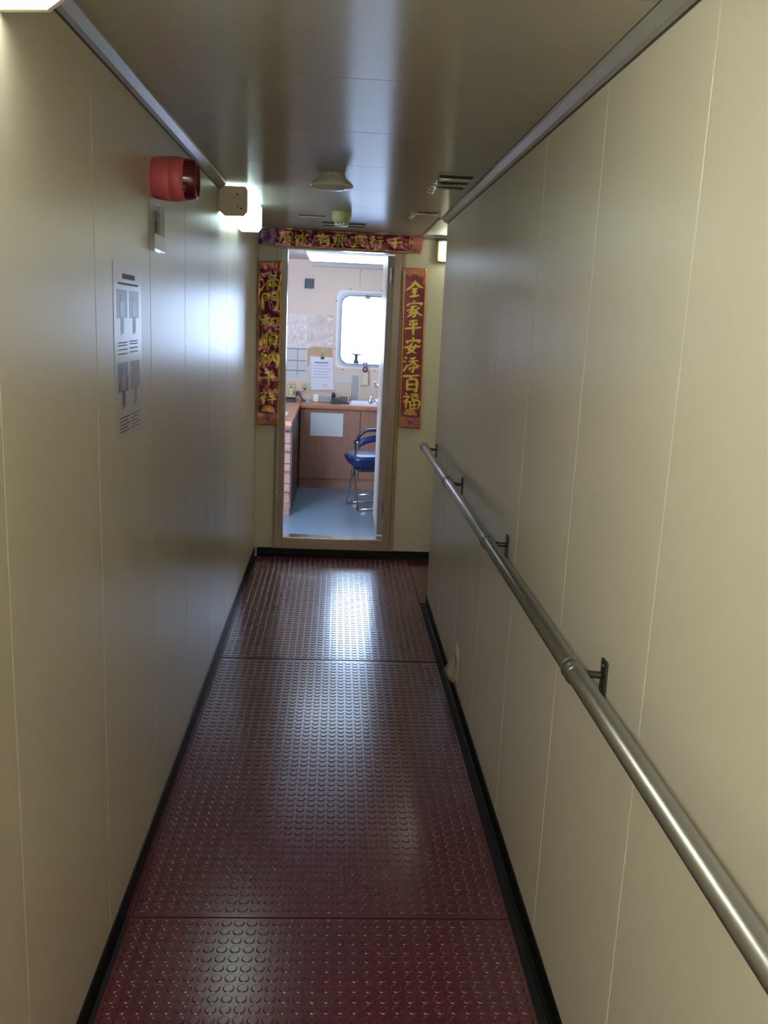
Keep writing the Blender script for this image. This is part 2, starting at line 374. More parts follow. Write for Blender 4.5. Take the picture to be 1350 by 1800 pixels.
# ------------------------------------------------------------------ rubber mats
def mats_piece(name, x0, x1, y0, y1, label, top=0.004, plain_from=None, pitch=0.0335):
    vs, fs = [], []
    def quadbox(a, b, c, d, z0, z1):
        n = len(vs)
        for z in (z0, z1):
            vs.extend([(a, c, z), (b, c, z), (b, d, z), (a, d, z)])
        for q in ((0, 1, 2, 3), (4, 5, 6, 7), (0, 1, 5, 4), (1, 2, 6, 5), (2, 3, 7, 6), (3, 0, 4, 7)): fs.append(tuple(n+i for i in q))
    quadbox(x0, x1, y0, y1, 0.0002, top)
    seg = 14; nx = int((x1-x0)/pitch); ny = int((y1-y0)/pitch)
    ox = x0+((x1-x0)-(nx-1)*pitch)/2; oy = y0+((y1-y0)-(ny-1)*pitch)/2
    prof = ((0.0140, 0.0), (0.0132, 0.0011), (0.0110, 0.0017)); flat = []
    if nx < 1: nx = 0
    for j in range(ny):
        for i in range(nx):
            cx, cyy = ox+i*pitch, oy+j*pitch
            if plain_from and cyy > plain_from: continue
            n = len(vs)
            for r, h in prof:
                for k in range(seg):
                    a = 2*PI*k/seg; vs.append((cx+r*math.cos(a), cyy+r*math.sin(a), top+h))
            
            for k in range(seg):
                a = 2*PI*k/seg; vs.append((cx+0.0110*math.cos(a), cyy+0.0110*math.sin(a), top+0.0017))
            for q in range(2):
                for k in range(seg):
                    fs.append((n+q*seg+k, n+q*seg+(k+1) % seg, n+(q+1)*seg+(k+1) % seg, n+(q+1)*seg+k))
            flat.append(len(fs)); fs.append(tuple(n+3*seg+k for k in range(seg)))
    if nx == 0:
        for j in range(ny):
            cyy = oy+j*pitch; n = len(vs); hw = (x1-x0)/2-0.002; c = (x0+x1)/2
            for r, h in ((1.0, 0), (0.8, 0.0014)):
                for k in range(seg):
                    a = 2*PI*k/seg; vs.append((c+hw*r*math.cos(a), cyy+0.0125*r*math.sin(a), top+h))
            for k in range(seg): fs.append((n+k, n+(k+1) % seg, n+seg+(k+1) % seg, n+seg+k))
            fs.append(tuple(n+seg+k for k in range(seg)))
    c = Vector(((x0+x1)/2, (y0+y1)/2, 0))
    vs = [(v[0]-c.x, v[1]-c.y, v[2]) for v in vs]
    me = bpy.data.meshes.new(name); me.from_pydata(vs, [], fs); me.update()
    sm = [False]*6+[True]*(len(fs)-6)
    for q in flat: sm[q] = False; me.polygons.foreach_set('use_smooth', sm)
    me.materials.append(M['mat'])
    o = bpy.data.objects.new(name, me); C.objects.link(o); o.location = c
    bm = bmesh.new(); bm.from_mesh(me); bmesh.ops.recalc_face_normals(bm, faces=bm.faces); bm.to_mesh(me); bm.free()
    tag(o, label, 'floor mat', 'red studded rubber mats of the corridor floor')
    return o
mats_piece('rubber_mat', -0.503, 0.513, 0.55, 2.096, 'dark red studded rubber mat nearest the viewer, below the lower cross seam')
mats_piece('rubber_mat', -0.498, 0.513, 2.102, 3.941, 'dark red studded rubber mat between the two cross seams of the corridor')
mats_piece('rubber_mat', -0.498, 0.513, 3.955, 5.786, 'dark red studded rubber mat running up to the doorway sill')
mats_piece('mat_strip', -0.5155, -0.5005, 2.101, 5.20, 'narrow strip of ridged red rubber along the left baseboard')
mats_piece('rubber_mat', 0.516, 1.98, 4.853, 5.786, 'plain red rubber mat around the corner in the side passage', plain_from=0.01)

# ------------------------------------------------------------------ handrail
hr = thing('handrail', 'long round steel handrail along the right wall', 'handrail', (0.48, 2.2, 0.927))
bm = B()
tube(bm, [(0.48, 4.79, 0.927), (0.48, 4.785, 0.927), (0.48, -0.6, 0.927)], [0.016, 0.0190, 0.0190], 24)
obj('rail', bm, M['steel'], hr)
for y in (4.735, 3.70, 2.665, 1.625, 0.585, -0.455):
    bm = B()
    lathe(bm, [(0.0192, -0.022), (0.0225, -0.018), (0.0225, -0.010), (0.0205, -0.006), (0.0205, 0.006), (0.0225, 0.010), (0.0225, 0.018), (0.0192, 0.022)], (0.48, y-0.02, 0.927), (0, 1, 0), 24)
    obj('collar', bm, M['steel'], hr)
    bm = B()
    tube(bm, [(0.4985, y, 0.922), (0.515, y, 0.914), (0.546, y, 0.912)], 0.0075, 12, smooth_n=3)
    br = obj('bracket', bm, M['steel_dark'], hr)
    bm = B(); box(bm, 0.544, 0.5497, y-0.016, y+0.016, 0.868, 0.944, 0, 0.002)
    for z in (0.88, 0.932): lathe(bm, [(0.005, 0), (0.005, 0.002), (0, 0.003)], (0.544, y, z), (-1, 0, 0), 10)
    obj('wall_plate', bm, M['steel_dark'], br)

# ------------------------------------------------------------------ siren and plastic holder
si = thing('alarm_siren', 'round red alarm siren high on the left wall', 'siren', (XL, 2.60, 1.94))
bm = B()
lathe(bm, [(0, 0), (0.052, 0), (0.054, 0.004), (0.0575, 0.03), (0.0590, 0.048), (0.0583, 0.0485), (0.0583, 0.0505), (0.0590, 0.051), (0.0585, 0.07), (0.0555, 0.088), (0.045, 0.089)], (XL, 2.60, 1.937), (1, 0, 0), 48)
obj('body', bm, M['siren'], si)
bm = B()
lathe(bm, [(0.0553, 0.0882), (0.0545, 0.098), (0.0520, 0.112), (0.0490, 0.119), (0.0455, 0.1205), (0.0440, 0.116), (0.040, 0.113)], (XL, 2.60, 1.937), (1, 0, 0), 48)
le = obj('lens', bm, M['lens'], si)
bm = B(); lathe(bm, [(0.040, 0.1128), (0.03, 0.1100), (0.022, 0.1135), (0.010, 0.110), (0, 0.114)], (XL, 2.60, 1.937), (1, 0, 0), 32)
obj('reflector', bm, M['lens_in'], le)
ph = thing('plastic_holder', 'clear plastic holder on the left wall just under the red siren', 'holder', (XL, 2.61, 1.74))
bm = B(); prism(bm, [(2.535, 1.872), (2.68, 1.872), (2.68, 1.742), (2.535, 1.742)], 'x', XL+0.0005, XL+0.014); obj('sleeve', bm, M['acryl'], ph)
bm = B(); box(bm, XL+0.0142, XL+0.0165, 2.533, 2.682, 1.746, 1.786, 0, 0.001); obj('white_band', bm, M['white'], ph)
bm = B(); box(bm, XL+0.003, XL+0.006, 2.60, 2.612, 1.77, 1.852); obj('rod', bm, M['greycap'], ph)

# ------------------------------------------------------------------ poster on the left wall
def poster():
    t = thing('safety_poster', 'white printed notice with four pictures of figures on the left wall', 'poster', (XL, 2.27, 1.27))
    y0, y1, z0, z1 = 2.128, 2.418, 1.270, 1.692
    bm = B(); box(bm, XL+0.0003, XL+0.0007, y0, y1, z0, z1); obj('sheet', bm, M['pcoat'], t)
    X = XL+0.0009
    def rect(bm, a, b, c, d, mi, k=0):
        vs = [bm.verts.new((X+0.00025*k, y0+(y1-y0)*p, z0+(z1-z0)*q)) for p, q in ((a, c), (b, c), (b, d), (a, d))]
        bm.faces.new(vs).material_index = mi
    def poly(bm, pts, mi, k=1):
        vs = [bm.verts.new((X+0.00025*k, y0+(y1-y0)*p, z0+(z1-z0)*q)) for p, q in pts]; bm.faces.new(vs).material_index = mi
    def figure(bm, cx, zb, h, mi, mj):
        # torso, legs, head as one clear outline
        wd = 0.07
        poly(bm, [(cx-wd, zb+h*0.45), (cx+wd, zb+h*0.45), (cx+wd*1.2, zb+h*0.80), (cx+wd*0.4, zb+h*0.86), (cx-wd*0.4, zb+h*0.86), (cx-wd*1.2, zb+h*0.80)], mi)
        poly(bm, [(cx-wd*0.7, zb+h*0.45), (cx-wd*0.15, zb+h*0.45), (cx-wd*0.2, zb), (cx-wd*0.75, zb)], mj)
        poly(bm, [(cx+wd*0.1, zb+h*0.45), (cx+wd*0.8, zb+h*0.45), (cx+wd*0.7, zb+0.01), (cx+wd*0.15, zb+0.01)], mj)
        poly(bm, [(cx+wd*0.42*math.cos(a*PI/4), zb+h*0.93+h*0.07*math.sin(a*PI/4)) for a in range(8)], mi)
    ms = [M['pblue'], M['pblue2'], M['pdark'], M['pgrey'], M['plight'], M['ink'], M['ink_dark'], M['pskin']]
    bm = B()
    rect(bm, 0.30, 0.76, 0.905, 0.935, 5)
    for k in range(9): rect(bm, 0.32+0.048*k, 0.35+0.048*k, 0.910, 0.930, 6, 1)
    rect(bm, 0.14, 0.88, 0.872, 0.884, 5)
    obj('printed_title', bm, ms, t); bm = B()
    for z in (0.545, 0.530, 0.506, 0.482):
        rect(bm, 0.12, 0.44, z, z+0.006, 5); rect(bm, 0.52, 0.84, z+0.004, z+0.010, 5)
    obj('printed_captions', bm, ms, t); bm = B()
    for k in range(5):
        rect(bm, 0.14, 0.48-0.05*(k % 2), 0.115-0.02*k, 0.122-0.02*k, 6); rect(bm, 0.54, 0.90-0.04*(k % 3), 0.115-0.02*k, 0.122-0.02*k, 5)
    obj('printed_notes', bm, ms, t)
    for a, b, c, d, m1, f1, f2 in ((0.10, 0.46, 0.60, 0.845, 0, 4, 4), (0.54, 0.90, 0.60, 0.845, 1, 4, 1), (0.10, 0.46, 0.18, 0.435, 2, 7, 6), (0.54, 0.90, 0.18, 0.435, 3, 3, 1)):
        bm = B(); rect(bm, a, b, c+(d-c)*0.35, d, m1); figure(bm, (a+b)/2, c-0.01, (d-c)*0.92, f1, f2)
        obj('printed_picture', bm, ms, t)
poster()

# ------------------------------------------------------------------ corner lamp on the left wall
la = thing('corner_light', 'glowing corner light with a beige end cap on the left wall by the doorway', 'light', (XL, 4.25, 1.93))
bm = B()
cap = [(XL, 2.108), (-0.412, 2.108), (-0.404, 2.096), (-0.404, 2.008), (-0.420, 1.990), (-0.500, 1.988), (XL, 2.006)]
prism(bm, cap, 'y', 3.958, 3.972)
ec = obj('end_cap', bm, M['cap'], la)
bm = B()
for dy in (3.957,):
    vs = [bm.verts.new(p) for p in ((-0.487, 3.9572, 2.035), (-0.476, 3.9572, 2.030), (-0.457, 3.9572, 2.060), (-0.468, 3.9572, 2.066))]; bm.faces.new(vs)
obj('paper_label', bm, M['label'], ec)
for x, z, r in ((-0.445, 2.075, 0.004), (-0.430, 2.020, 0.004), (-0.444, 2.026, 0.003)):
    bm = B(); lathe(bm, [(r, 0), (0, 0.001)], (x, 3.9575, z), (0, -1, 0), 10); obj('screw', bm, M['frame_dark'], ec)
bm = B()
n1 = [(XL, 2.108), (-0.404, 2.108), (-0.402, 2.096), (-0.402, 2.008), (-0.418, 1.988), (-0.500, 1.986), (XL, 2.004)]
prism(bm, n1, 'y', 3.9725, 4.655)
obj('diffuser', bm, M['lamp1'], la)

# lamp over the viewer, then unseen fill lamps added behind
def near_lamp(y0, y1, label, m='lamp2'):
    t = thing('ceiling_light', label, 'light', (XL, (y0+y1)/2, 2.0), 'corridor lights of the left ceiling edge')
    bm = B()
    pr = [(XL, H), (-0.424, H), (-0.424, 2.055), (-0.432, 2.034), (-0.452, 2.018), (XL, 2.014)]
    prism(bm, pr, 'y', y0+0.012, y1-0.012); obj('diffuser', bm, M[m], t)
    rim = [(XL, H), (-0.418, H), (-0.418, 2.050), (-0.428, 2.028), (-0.450, 2.012), (XL, 2.008)]
    for a in (y0, y1-0.012):
        bm = B(); prism(bm, rim, 'y', a, a+0.012); obj('end_rim', bm, M['cream_rim'], t)
    bm = B(); lathe(bm, [(0.006, 0), (0.005, 0.001), (0, 0.0012)], (-0.507, y1-0.045, 2.0142), (0, 0, -1), 14); obj('screw', bm, M['frame_dark'], t)
near_lamp(0.45, 1.485, 'glowing cream-rimmed ceiling light cut off in the upper left corner')
near_lamp(-1.6, -0.6, 'unseen fill light added behind the viewer above the left wall', 'lamp5')  # added out of view as front fill for surfaces facing the viewer
cl = thing('ceiling_light', 'unseen fill light added across the corridor behind the viewer', 'light', (0.05, -1.9, H))  # extra lamp added out of view to brighten the left wall
bm = B(); box(bm, -0.30, 0.40, -2.0, -1.8, H-0.02, H-0.0005, 0, 0.004); obj('housing', bm, M['white'], cl)
bm = B(); box(bm, -0.28, 0.38, -1.98, -1.82, H-0.06, H-0.0205, 0, 0.01); obj('diffuser', bm, M['lamp5'], cl)

# ------------------------------------------------------------------ detectors and vents on the ceiling
sd = thing('smoke_detector', 'white saucer-shaped smoke detector on the corridor ceiling', 'smoke detector', (-0.045, 3.56, H))
bm = B(); lathe(bm, [(0.0, 0.0), (0.046, 0.0), (0.050, 0.004), (0.053, 0.016), (0.056, 0.018)], (-0.045, 3.56, H), (0, 0, -1), 40); obj('base', bm, M['white'], sd)
bm = B(); lathe(bm, [(0.054, 0.0165), (0.070, 0.030), (0.081, 0.041), (0.082, 0.047), (0.074, 0.053), (0.05, 0.056), (0.045, 0.0605), (0.02, 0.063), (0, 0.0632)], (-0.045, 3.56, H), (0, 0, -1), 48); obj('head', bm, M['white'], sd)
bm = B(); lathe(bm, [(0.004, 0), (0.003, 0.002), (0, 0.0022)], (-0.045, 3.506, H-0.0185), (0, -0.8, 0.6), 10); obj('indicator', bm, M['dark'], sd)
hd = thing('heat_detector', 'yellowed drum-shaped detector on the ceiling in front of the red banner', 'detector', (-0.004, 4.76, H))
bm = B(); lathe(bm, [(0, 0), (0.047, 0), (0.050, 0.004), (0.051, 0.03), (0.047, 0.048), (0.040, 0.055), (0.036, 0.055)], (-0.004, 4.76, H), (0, 0, -1), 36); obj('body', bm, M['ivory'], hd)
bm = B()
for k in range(10):
    a = 2*PI*k/10; x, y = -0.004+0.032*math.cos(a), 4.76+0.032*math.sin(a)
    box(bm, x-0.004, x+0.004, y-0.004, y+0.004, H-0.066, H-0.055)
lathe(bm, [(0.036, 0.066), (0.036, 0.071), (0.03, 0.073), (0, 0.074)], (-0.004, 4.76, H), (0, 0, -1), 30)
lathe(bm, [(0.0, 0.055), (0.022, 0.055), (0.022, 0.066), (0, 0.0661)], (-0.004, 4.76, H), (0, 0, -1), 20)
obj('vent_cap', bm, M['white'], hd)
def vent(x0, x1, ys, label, clip=None, wslot=0.012):
    t = thing('ceiling_vent', label, 'vent', ((x0+x1)/2, ys[0][0], H), 'slotted vents in the corridor ceiling')
    bm = B(); box(bm, x0-0.012, x1+0.012, ys[0][0]-0.03, ys[-1][1]+0.03, H-0.0025, H-0.0003, 0, 0.001, 1); obj('plate', bm, M['ceil'], t)
    for a, b in ys:
        bm = B(); box(bm, x0, x1, a, b, H-0.0036, H-0.0026); obj('slot', bm, M['slot'], t)
        bm = B(); prism(bm, [(b, H-0.0026), (b+0.012, H-0.0026), (b+0.002, H-0.010), (b, H-0.010)], 'x', x0, x1); obj('louvre', bm, M['ceil'], t)
    if clip:
        bm = B(); x, a, b = clip
        tube(bm, [(x-0.004, a, H-0.012), (x+0.002, (a+b)/2, H-0.016), (x+0.008, b, H-0.012)], 0.004, 8)
        for k in range(5):
            y = a+(b-a)*(k+0.5)/5; box(bm, x-0.012, x+0.012, y-0.006, y+0.006, H-0.015, H-0.011, 0, 0.001)
        obj('slider', bm, M['chrome'], t)
vent(0.355, 0.482, [(3.45, 3.515), (3.61, 3.64), (3.73, 3.755)], 'vent with three dark slots on the right of the corridor ceiling', (0.358, 3.46, 3.86))
vent(0.365, 0.475, [(4.60, 4.635)], 'small single-slot vent on the right of the ceiling near the corner', (0.352, 4.50, 4.82))
vent(-0.115, 0.135, [(5.27, 5.36), (5.42, 5.49)], 'wide two-slot vent in the ceiling just before the red banner')
vent(-0.235, -0.095, [(4.99, 5.02)], 'thin single-slot vent in the ceiling left of the yellowed detector')

# ------------------------------------------------------------------ side passage lamp
sl = thing('wall_light', 'white light box on the end wall at the side passage corner', 'light', (0.70, YE, 1.95))
bm = B(); box(bm, 0.603, 0.90, YE-0.05, YE-0.0005, 1.962, 2.088, 0, 0.006); obj('housing', bm, M['ivory'], sl)
bm = B(); box(bm, 0.625, 0.893, YE-0.085, YE-0.0505, 1.966, 2.082, 0, 0.008); obj('diffuser', bm, M['lamp3'], sl)
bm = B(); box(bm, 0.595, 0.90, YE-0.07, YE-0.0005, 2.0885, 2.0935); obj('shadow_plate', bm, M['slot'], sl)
bm = B(); box(bm, 1.0, 1.5, 5.2, 5.4, H-0.05, H-0.0005, 0, 0.005)
tag(obj('ceiling_light', bm, M['lamp3']), 'glowing ceiling light inside the side passage', 'light')

# ------------------------------------------------------------------ peeling lining at the right baseboard
pe = thing('peeling_lining', 'peeling flap of cream lining low on the right wall', 'torn lining', (XR, 3.60, 0.06))
bm = B()
pts = [[(XR-0.0006, 3.50, 0.235), (XR-0.0006, 3.57, 0.255)], [(XR-0.0010, 3.49, 0.185), (XR-0.006, 3.60, 0.175)], [(XR-0.0012, 3.485, 0.14), (XR-0.022, 3.66, 0.115)],
       [(XR-0.0014, 3.485, 0.11), (XR-0.034, 3.69, 0.075)], [(XR-0.0014, 3.49, 0.075), (XR-0.02, 3.60, 0.062)]]
g = []
for a, b in pts:
    row = []
    for k in range(5):
        t = k/4; p = Vector(a).lerp(Vector(b), t); p.x = a[0]+(b[0]-a[0])*t*t; row.append(bm.verts.new(p))
    g.append(row)
for r0, r1 in zip(g, g[1:]):
    for k in range(4): f = bm.faces.new((r0[k], r0[k+1], r1[k+1], r1[k])); f.smooth = True
so = obj('flap', bm, M['tan'], pe); so.modifiers.new('thickness', 'SOLIDIFY').thickness = 0.001
bm = B(); prism(bm, [(3.505, 0.165), (3.515, 0.163), (3.575, 0.202), (3.57, 0.208)], 'x', XR-0.008, XR-0.0075); obj('tear', bm, M['slot'], pe)

# ------------------------------------------------------------------ red banners with gold characters
BRUSH = {   # brush strokes as centre lines in a unit square, x to the right, y downwards
'全': '.55,.02 .36,.32 .0,.58|.50,.06 .74,.32 1,.46|.35,.53 .68,.47|.37,.70 .66,.65|.52,.48 .50,.90|.24,.96 .78,.88',
'家': '.47,.0 .54,.11|.16,.20 .10,.34|.15,.21 .92,.15 .84,.29|.28,.38 .70,.33|.52,.38 .34,.52 .08,.62|.44,.45 .60,.66 .52,.98 .38,.92|.50,.57 .18,.78|.54,.70 .12,1|.84,.40 .60,.56|.58,.55 .78,.78 1,.88',
'平': '.25,.14 .76,.07|.28,.25 .36,.39|.72,.22 .61,.37|.0,.58 1,.47|.50,.12 .51,1',
'安': '.49,.0 .54,.12|.20,.22 .13,.37|.19,.24 .88,.17 .79,.33|.48,.34 .28,.68 .74,.96|.70,.42 .52,.76 .13,1|.0,.62 1,.52',
'添': '.08,.06 .21,.16|.0,.30 .13,.40|.0,.95 .12,.76 .23,.54|.38,.15 .74,.08|.30,.34 .88,.26|.58,.10 .50,.42 .26,.62|.58,.33 .76,.52 1,.60|.56,.54 .56,.97 .44,.91|.42,.66 .33,.85|.67,.63 .71,.77|.78,.60 .87,.76',
'百': '.0,.11 1,.03|.52,.10 .38,.32|.24,.33 .26,1|.24,.35 .80,.30 .79,1 .67,.95|.28,.62 .76,.58|.28,.91 .76,.88',
'福': '.19,.0 .27,.11|.03,.25 .40,.20 .03,.62|.24,.42 .22,1|.28,.45 .40,.60|.48,.08 .97,.03|.55,.20 .58,.39|.55,.21 .90,.17 .86,.38|.58,.39 .86,.37|.46,.51 .50,1|.46,.52 1,.46 .95,.99|.72,.50 .72,.94|.50,.73 .94,.69|.51,.96 .94,.93',
'滿': '.08,.06 .21,.16|.0,.30 .13,.40|.0,.95 .12,.76 .22,.54|.34,.14 1,.09|.50,.0 .50,.30|.84,.0 .84,.28|.50,.30 .84,.28|.34,.42 .34,1|.34,.43 1,.40 1,1 .90,.95|.67,.30 .67,.97|.53,.52 .42,.80|.50,.62 .61,.82|.85,.52 .74,.80|.83,.62 .94,.80',
'門': '.08,.07 .08,1|.08,.09 .42,.07 .42,.43|.11,.25 .40,.24|.11,.42 .40,.41|.60,.07 .60,.43|.60,.09 .95,.05 .95,1 .82,.93|.63,.25 .92,.23|.63,.42 .92,.41',
'和': '.42,.03 .10,.15|.0,.36 .52,.28|.28,.12 .28,1|.26,.36 .0,.74|.29,.38 .50,.62|.60,.33 .63,.80|.60,.35 .98,.29 .94,.77|.63,.77 .94,.72',
'順': '.10,.08 .08,.60 .0,.95|.22,.14 .22,.78|.36,.03 .36,1|.47,.10 1,.04|.73,.08 .64,.23|.54,.24 .54,.75|.54,.25 .93,.21 .93,.74|.57,.40 .90,.38|.57,.56 .90,.54|.56,.73 .93,.71|.64,.77 .44,1|.80,.77 1,.98',
'納': '.26,.0 .06,.20 .31,.30 .03,.52 .40,.48|.21,.50 .21,1|.10,.62 .0,.84|.31,.60 .41,.78|.50,.22 .50,1|.50,.24 1,.19 1,.98 .87,.92|.75,.0 .73,.40 .56,.70|.75,.42 .92,.66',
'千': '.74,.03 .22,.19|.0,.50 1,.42|.51,.15 .51,1',
'祥': '.19,.0 .27,.11|.03,.25 .40,.20 .03,.62|.24,.42 .22,1|.28,.45 .40,.60|.55,.03 .63,.16|.93,.0 .82,.16|.50,.27 1,.21|.54,.46 .95,.41|.42,.69 1,.62|.74,.24 .74,1',
'風': '.15,.06 .14,.60 .0,1|.15,.08 .86,.03 .87,.70 1,1 1,.80|.30,.26 .70,.19|.33,.38 .35,.61|.33,.39 .70,.36 .67,.59|.35,.61 .67,.58|.51,.22 .51,.84|.27,.88 .72,.81|.64,.70 .75,.88',
'水': '.50,.0 .50,1 .38,.92|.06,.34 .42,.29 .03,.84|.90,.16 .58,.43|.55,.35 .76,.70 1,.88',
'有': '.0,.25 1,.17|.46,.0 .30,.40 .0,.72|.34,.42 .34,1|.34,.43 .84,.39 .84,1 .70,.95|.37,.60 .82,.58|.37,.77 .82,.75',
'無': '.26,.0 .04,.26|.18,.14 .92,.09|.04,.37 1,.34|.0,.62 1,.59|.20,.16 .20,.61|.41,.14 .41,.61|.62,.12 .62,.61|.83,.12 .83,.61|.13,.74 .0,1|.36,.76 .36,.95|.60,.76 .67,.95|.84,.74 1,.98',
'雲': '.20,.04 .84,.0|.05,.15 .0,.34|.05,.17 .98,.12 .91,.28|.51,.02 .51,.43|.22,.25 .39,.27|.22,.38 .39,.40|.63,.24 .81,.25|.63,.37 .81,.38|.20,.54 .82,.51|.0,.71 1,.66|.43,.70 .14,.97 .82,.91|.70,.78 .93,1',
'行': '.31,.0 .04,.27|.36,.26 .0,.60|.21,.44 .21,1|.50,.14 .92,.09|.43,.41 1,.36|.77,.40 .77,1 .62,.92',
}
def brush_faces(ch, wd):
    """polygons (lists of x, y in the unit square) for one brushed character"""
    strokes = BRUSH[ch].split('|'); out = []
    for si, st in enumerate(strokes):
        P = [Vector((float(a), float(b), 0)) for a, b in (q.split(',') for q in st.split())]
        Q = [P[0]]+P+[P[-1]]; pts = []
        for i in range(1, len(Q)-2):
            for k in range(6):
                t = k/6; a, b, c, d = Q[i-1], Q[i], Q[i+1], Q[i+2]
                pts.append(0.5*((2*b)+(c-a)*t+(2*a-5*b+4*c-d)*t*t+(3*b-a-3*c+d)*t**3))
        pts.append(P[-1]); n = len(pts)-1
        L, R = [], []
        for i, p in enumerate(pts):
            d = (pts[min(i+1, n)]-pts[max(i-1, 0)]).normalized(); nn = Vector((-d.y, d.x, 0)); t = i/n
            h = wd*(0.55+0.65*math.sin(PI*min(1, 0.18+t*0.75))-0.35*math.exp(-t*9)*0.5)
            if t > 0.8: h *= 1-0.75*((t-0.8)/0.2)**1.5
            h *= 0.85+0.4*abs(d.y)*0.6+0.12*math.sin(9*t+P[0].x*20)
            L.append(p+nn*h); R.append(p-nn*h)
        s0 = pts[0]-(pts[1]-pts[0]).normalized()*wd*0.5
        L.insert(0, s0); R.insert(0, s0)
        for i in range(len(L)-1):
            q = [L[i], L[i+1], R[i+1], R[i]] if i else [L[0], L[1], R[1]]
            out.append(([(v.x, v.y) for v in q], si*0.00009+i*0.000004))
    return out
def wrinkle(amp, x, z):
    if not amp: return 0.0
    a = noise.noise(Vector((x*26, z*14, 3.1)))+0.6*noise.noise(Vector((x*48+5, z*42, 7.7)))
    b = abs(noise.noise(Vector((x*12+9, z*9, 1.2))))
    return amp*(0.55+0.55*a+0.9*b)
def banner(name, label, corners, chars, cells, csize, amp, orn, vertical=True, wfun=None):
    """corners: TL, TR, BL, BR in (x, z) on the end wall; cells: (u, v) centres with v from the top"""
    TL, TR, BL, BR = [Vector((c[0], 0, c[1])) for c in corners]
    def P(u, v): return (TL.lerp(TR, u)).lerp(BL.lerp(BR, u), v)
    Y0 = YE-0.0235
    def place(u, v, h=0.0):
        p = P(u, v); e = wrinkle(amp*(wfun(u, v) if wfun else 1.0), p.x, p.z)
        return Vector((p.x, Y0-0.001-e-h, p.z))
    t = thing(name, label, 'banner', (P(0.5, 0.5).x, YE-0.02, min(BL.z, BR.z)), 'red and gold new year banners around the doorway')
    nu, nv = (16, 90) if vertical else (110, 14)
    bm = B(); G = [[bm.verts.new(place(i/nu, j/nv)) for i in range(nu+1)] for j in range(nv+1)]
    for j in range(nv):
        for i in range(nu):
            f = bm.faces.new((G[j][i], G[j][i+1], G[j+1][i+1], G[j+1][i])); f.smooth = True
            um, vm = (i+0.5)/nu, (j+0.5)/nv
            edge = (i == 0 or i == nu-1) if vertical else (j == 0 or j == nv-1)
            f.material_index = 1 if edge else 0
            if vertical:
                if j == 0 or j == nv-1: f.material_index = 1
    sh = obj('paper', bm, [M['red2' if amp else 'red'], M['goldedge']], t); md = sh.modifiers.new('thickness', 'SOLIDIFY'); md.thickness = 0.0006; md.offset = 1
    wdt = (TR-TL).length; hgt = (BL-TL).length
    def fill(pts2, mi, bm, h):      # polygons given in (u, v), refined so that they follow the wrinkles
        b2 = B(); vs = [b2.verts.new((p[0], p[1], 0)) for p in pts2]; b2.faces.new(vs)
        bmesh.ops.triangulate(b2, faces=b2.faces)
        put(b2, mi, bm, h)
    def put(b2, mi, bm, h):
        for _ in range(3 if amp else 1):
            es = [e for e in b2.edges if math.hypot((e.verts[0].co.x-e.verts[1].co.x)*wdt, (e.verts[0].co.y-e.verts[1].co.y)*hgt) > 0.012]
            if not es: break
            bmesh.ops.subdivide_edges(b2, edges=es, cuts=1); bmesh.ops.triangulate(b2, faces=b2.faces)
        mp = {v: bm.verts.new(place(v.co.x, v.co.y, h)) for v in b2.verts}
        for f in b2.faces:
            nf = bm.faces.new([mp[v] for v in f.verts]); nf.material_index = mi; nf.smooth = True
        b2.free()
    for ch, (u, v), sc in zip(chars, cells, csize):
        bm = B()
        for q, lift in brush_faces(ch, 0.062 if len(BRUSH[ch].split('|')) < 9 else 0.048):
            b2 = B(); L = []
            for x, y in q:
                x2, y2 = x-0.5, y-0.5
                x2 += 0.03*noise.noise(Vector((x*3+ord(ch), y*3, 0))); y2 += 0.03*noise.noise(Vector((x*3, y*3+ord(ch), 5)))-0.03*x2
                L.append(b2.verts.new((u+x2*sc[0]/wdt, v+y2*sc[1]/hgt, 0)))
            b2.faces.new(L)
            put(b2, 0, bm, (0.0026 if amp else 0.0012)+lift)
        obj('gold_character', bm, M['gold'], t)
    halves = [B(), B()]
    def side(u, v): return halves[0 if (v if vertical else u) < 0.5 else 1]
    def blob(u, v, ru, rv, mi, h, a0=0, a1=360, n=20):
        pts2 = [(u+ru*math.cos(math.radians(a0+(a1-a0)*k/n)), v-rv*math.sin(math.radians(a0+(a1-a0)*k/n))) for k in range(n if a1-a0 == 360 else n+1)]
        fill(pts2, mi, side(u, v), h)
    def rect(u0, u1, v0, v1, mi, h): fill([(u0, v0), (u1, v0), (u1, v1), (u0, v1)], mi, side(u0, v0), h)
    orn(rect, blob)
    for bm in halves: obj('ornament', bm, [M['rose'], M['amber'], M['violet'], M['red'], M['goldedge']], t)
    return t
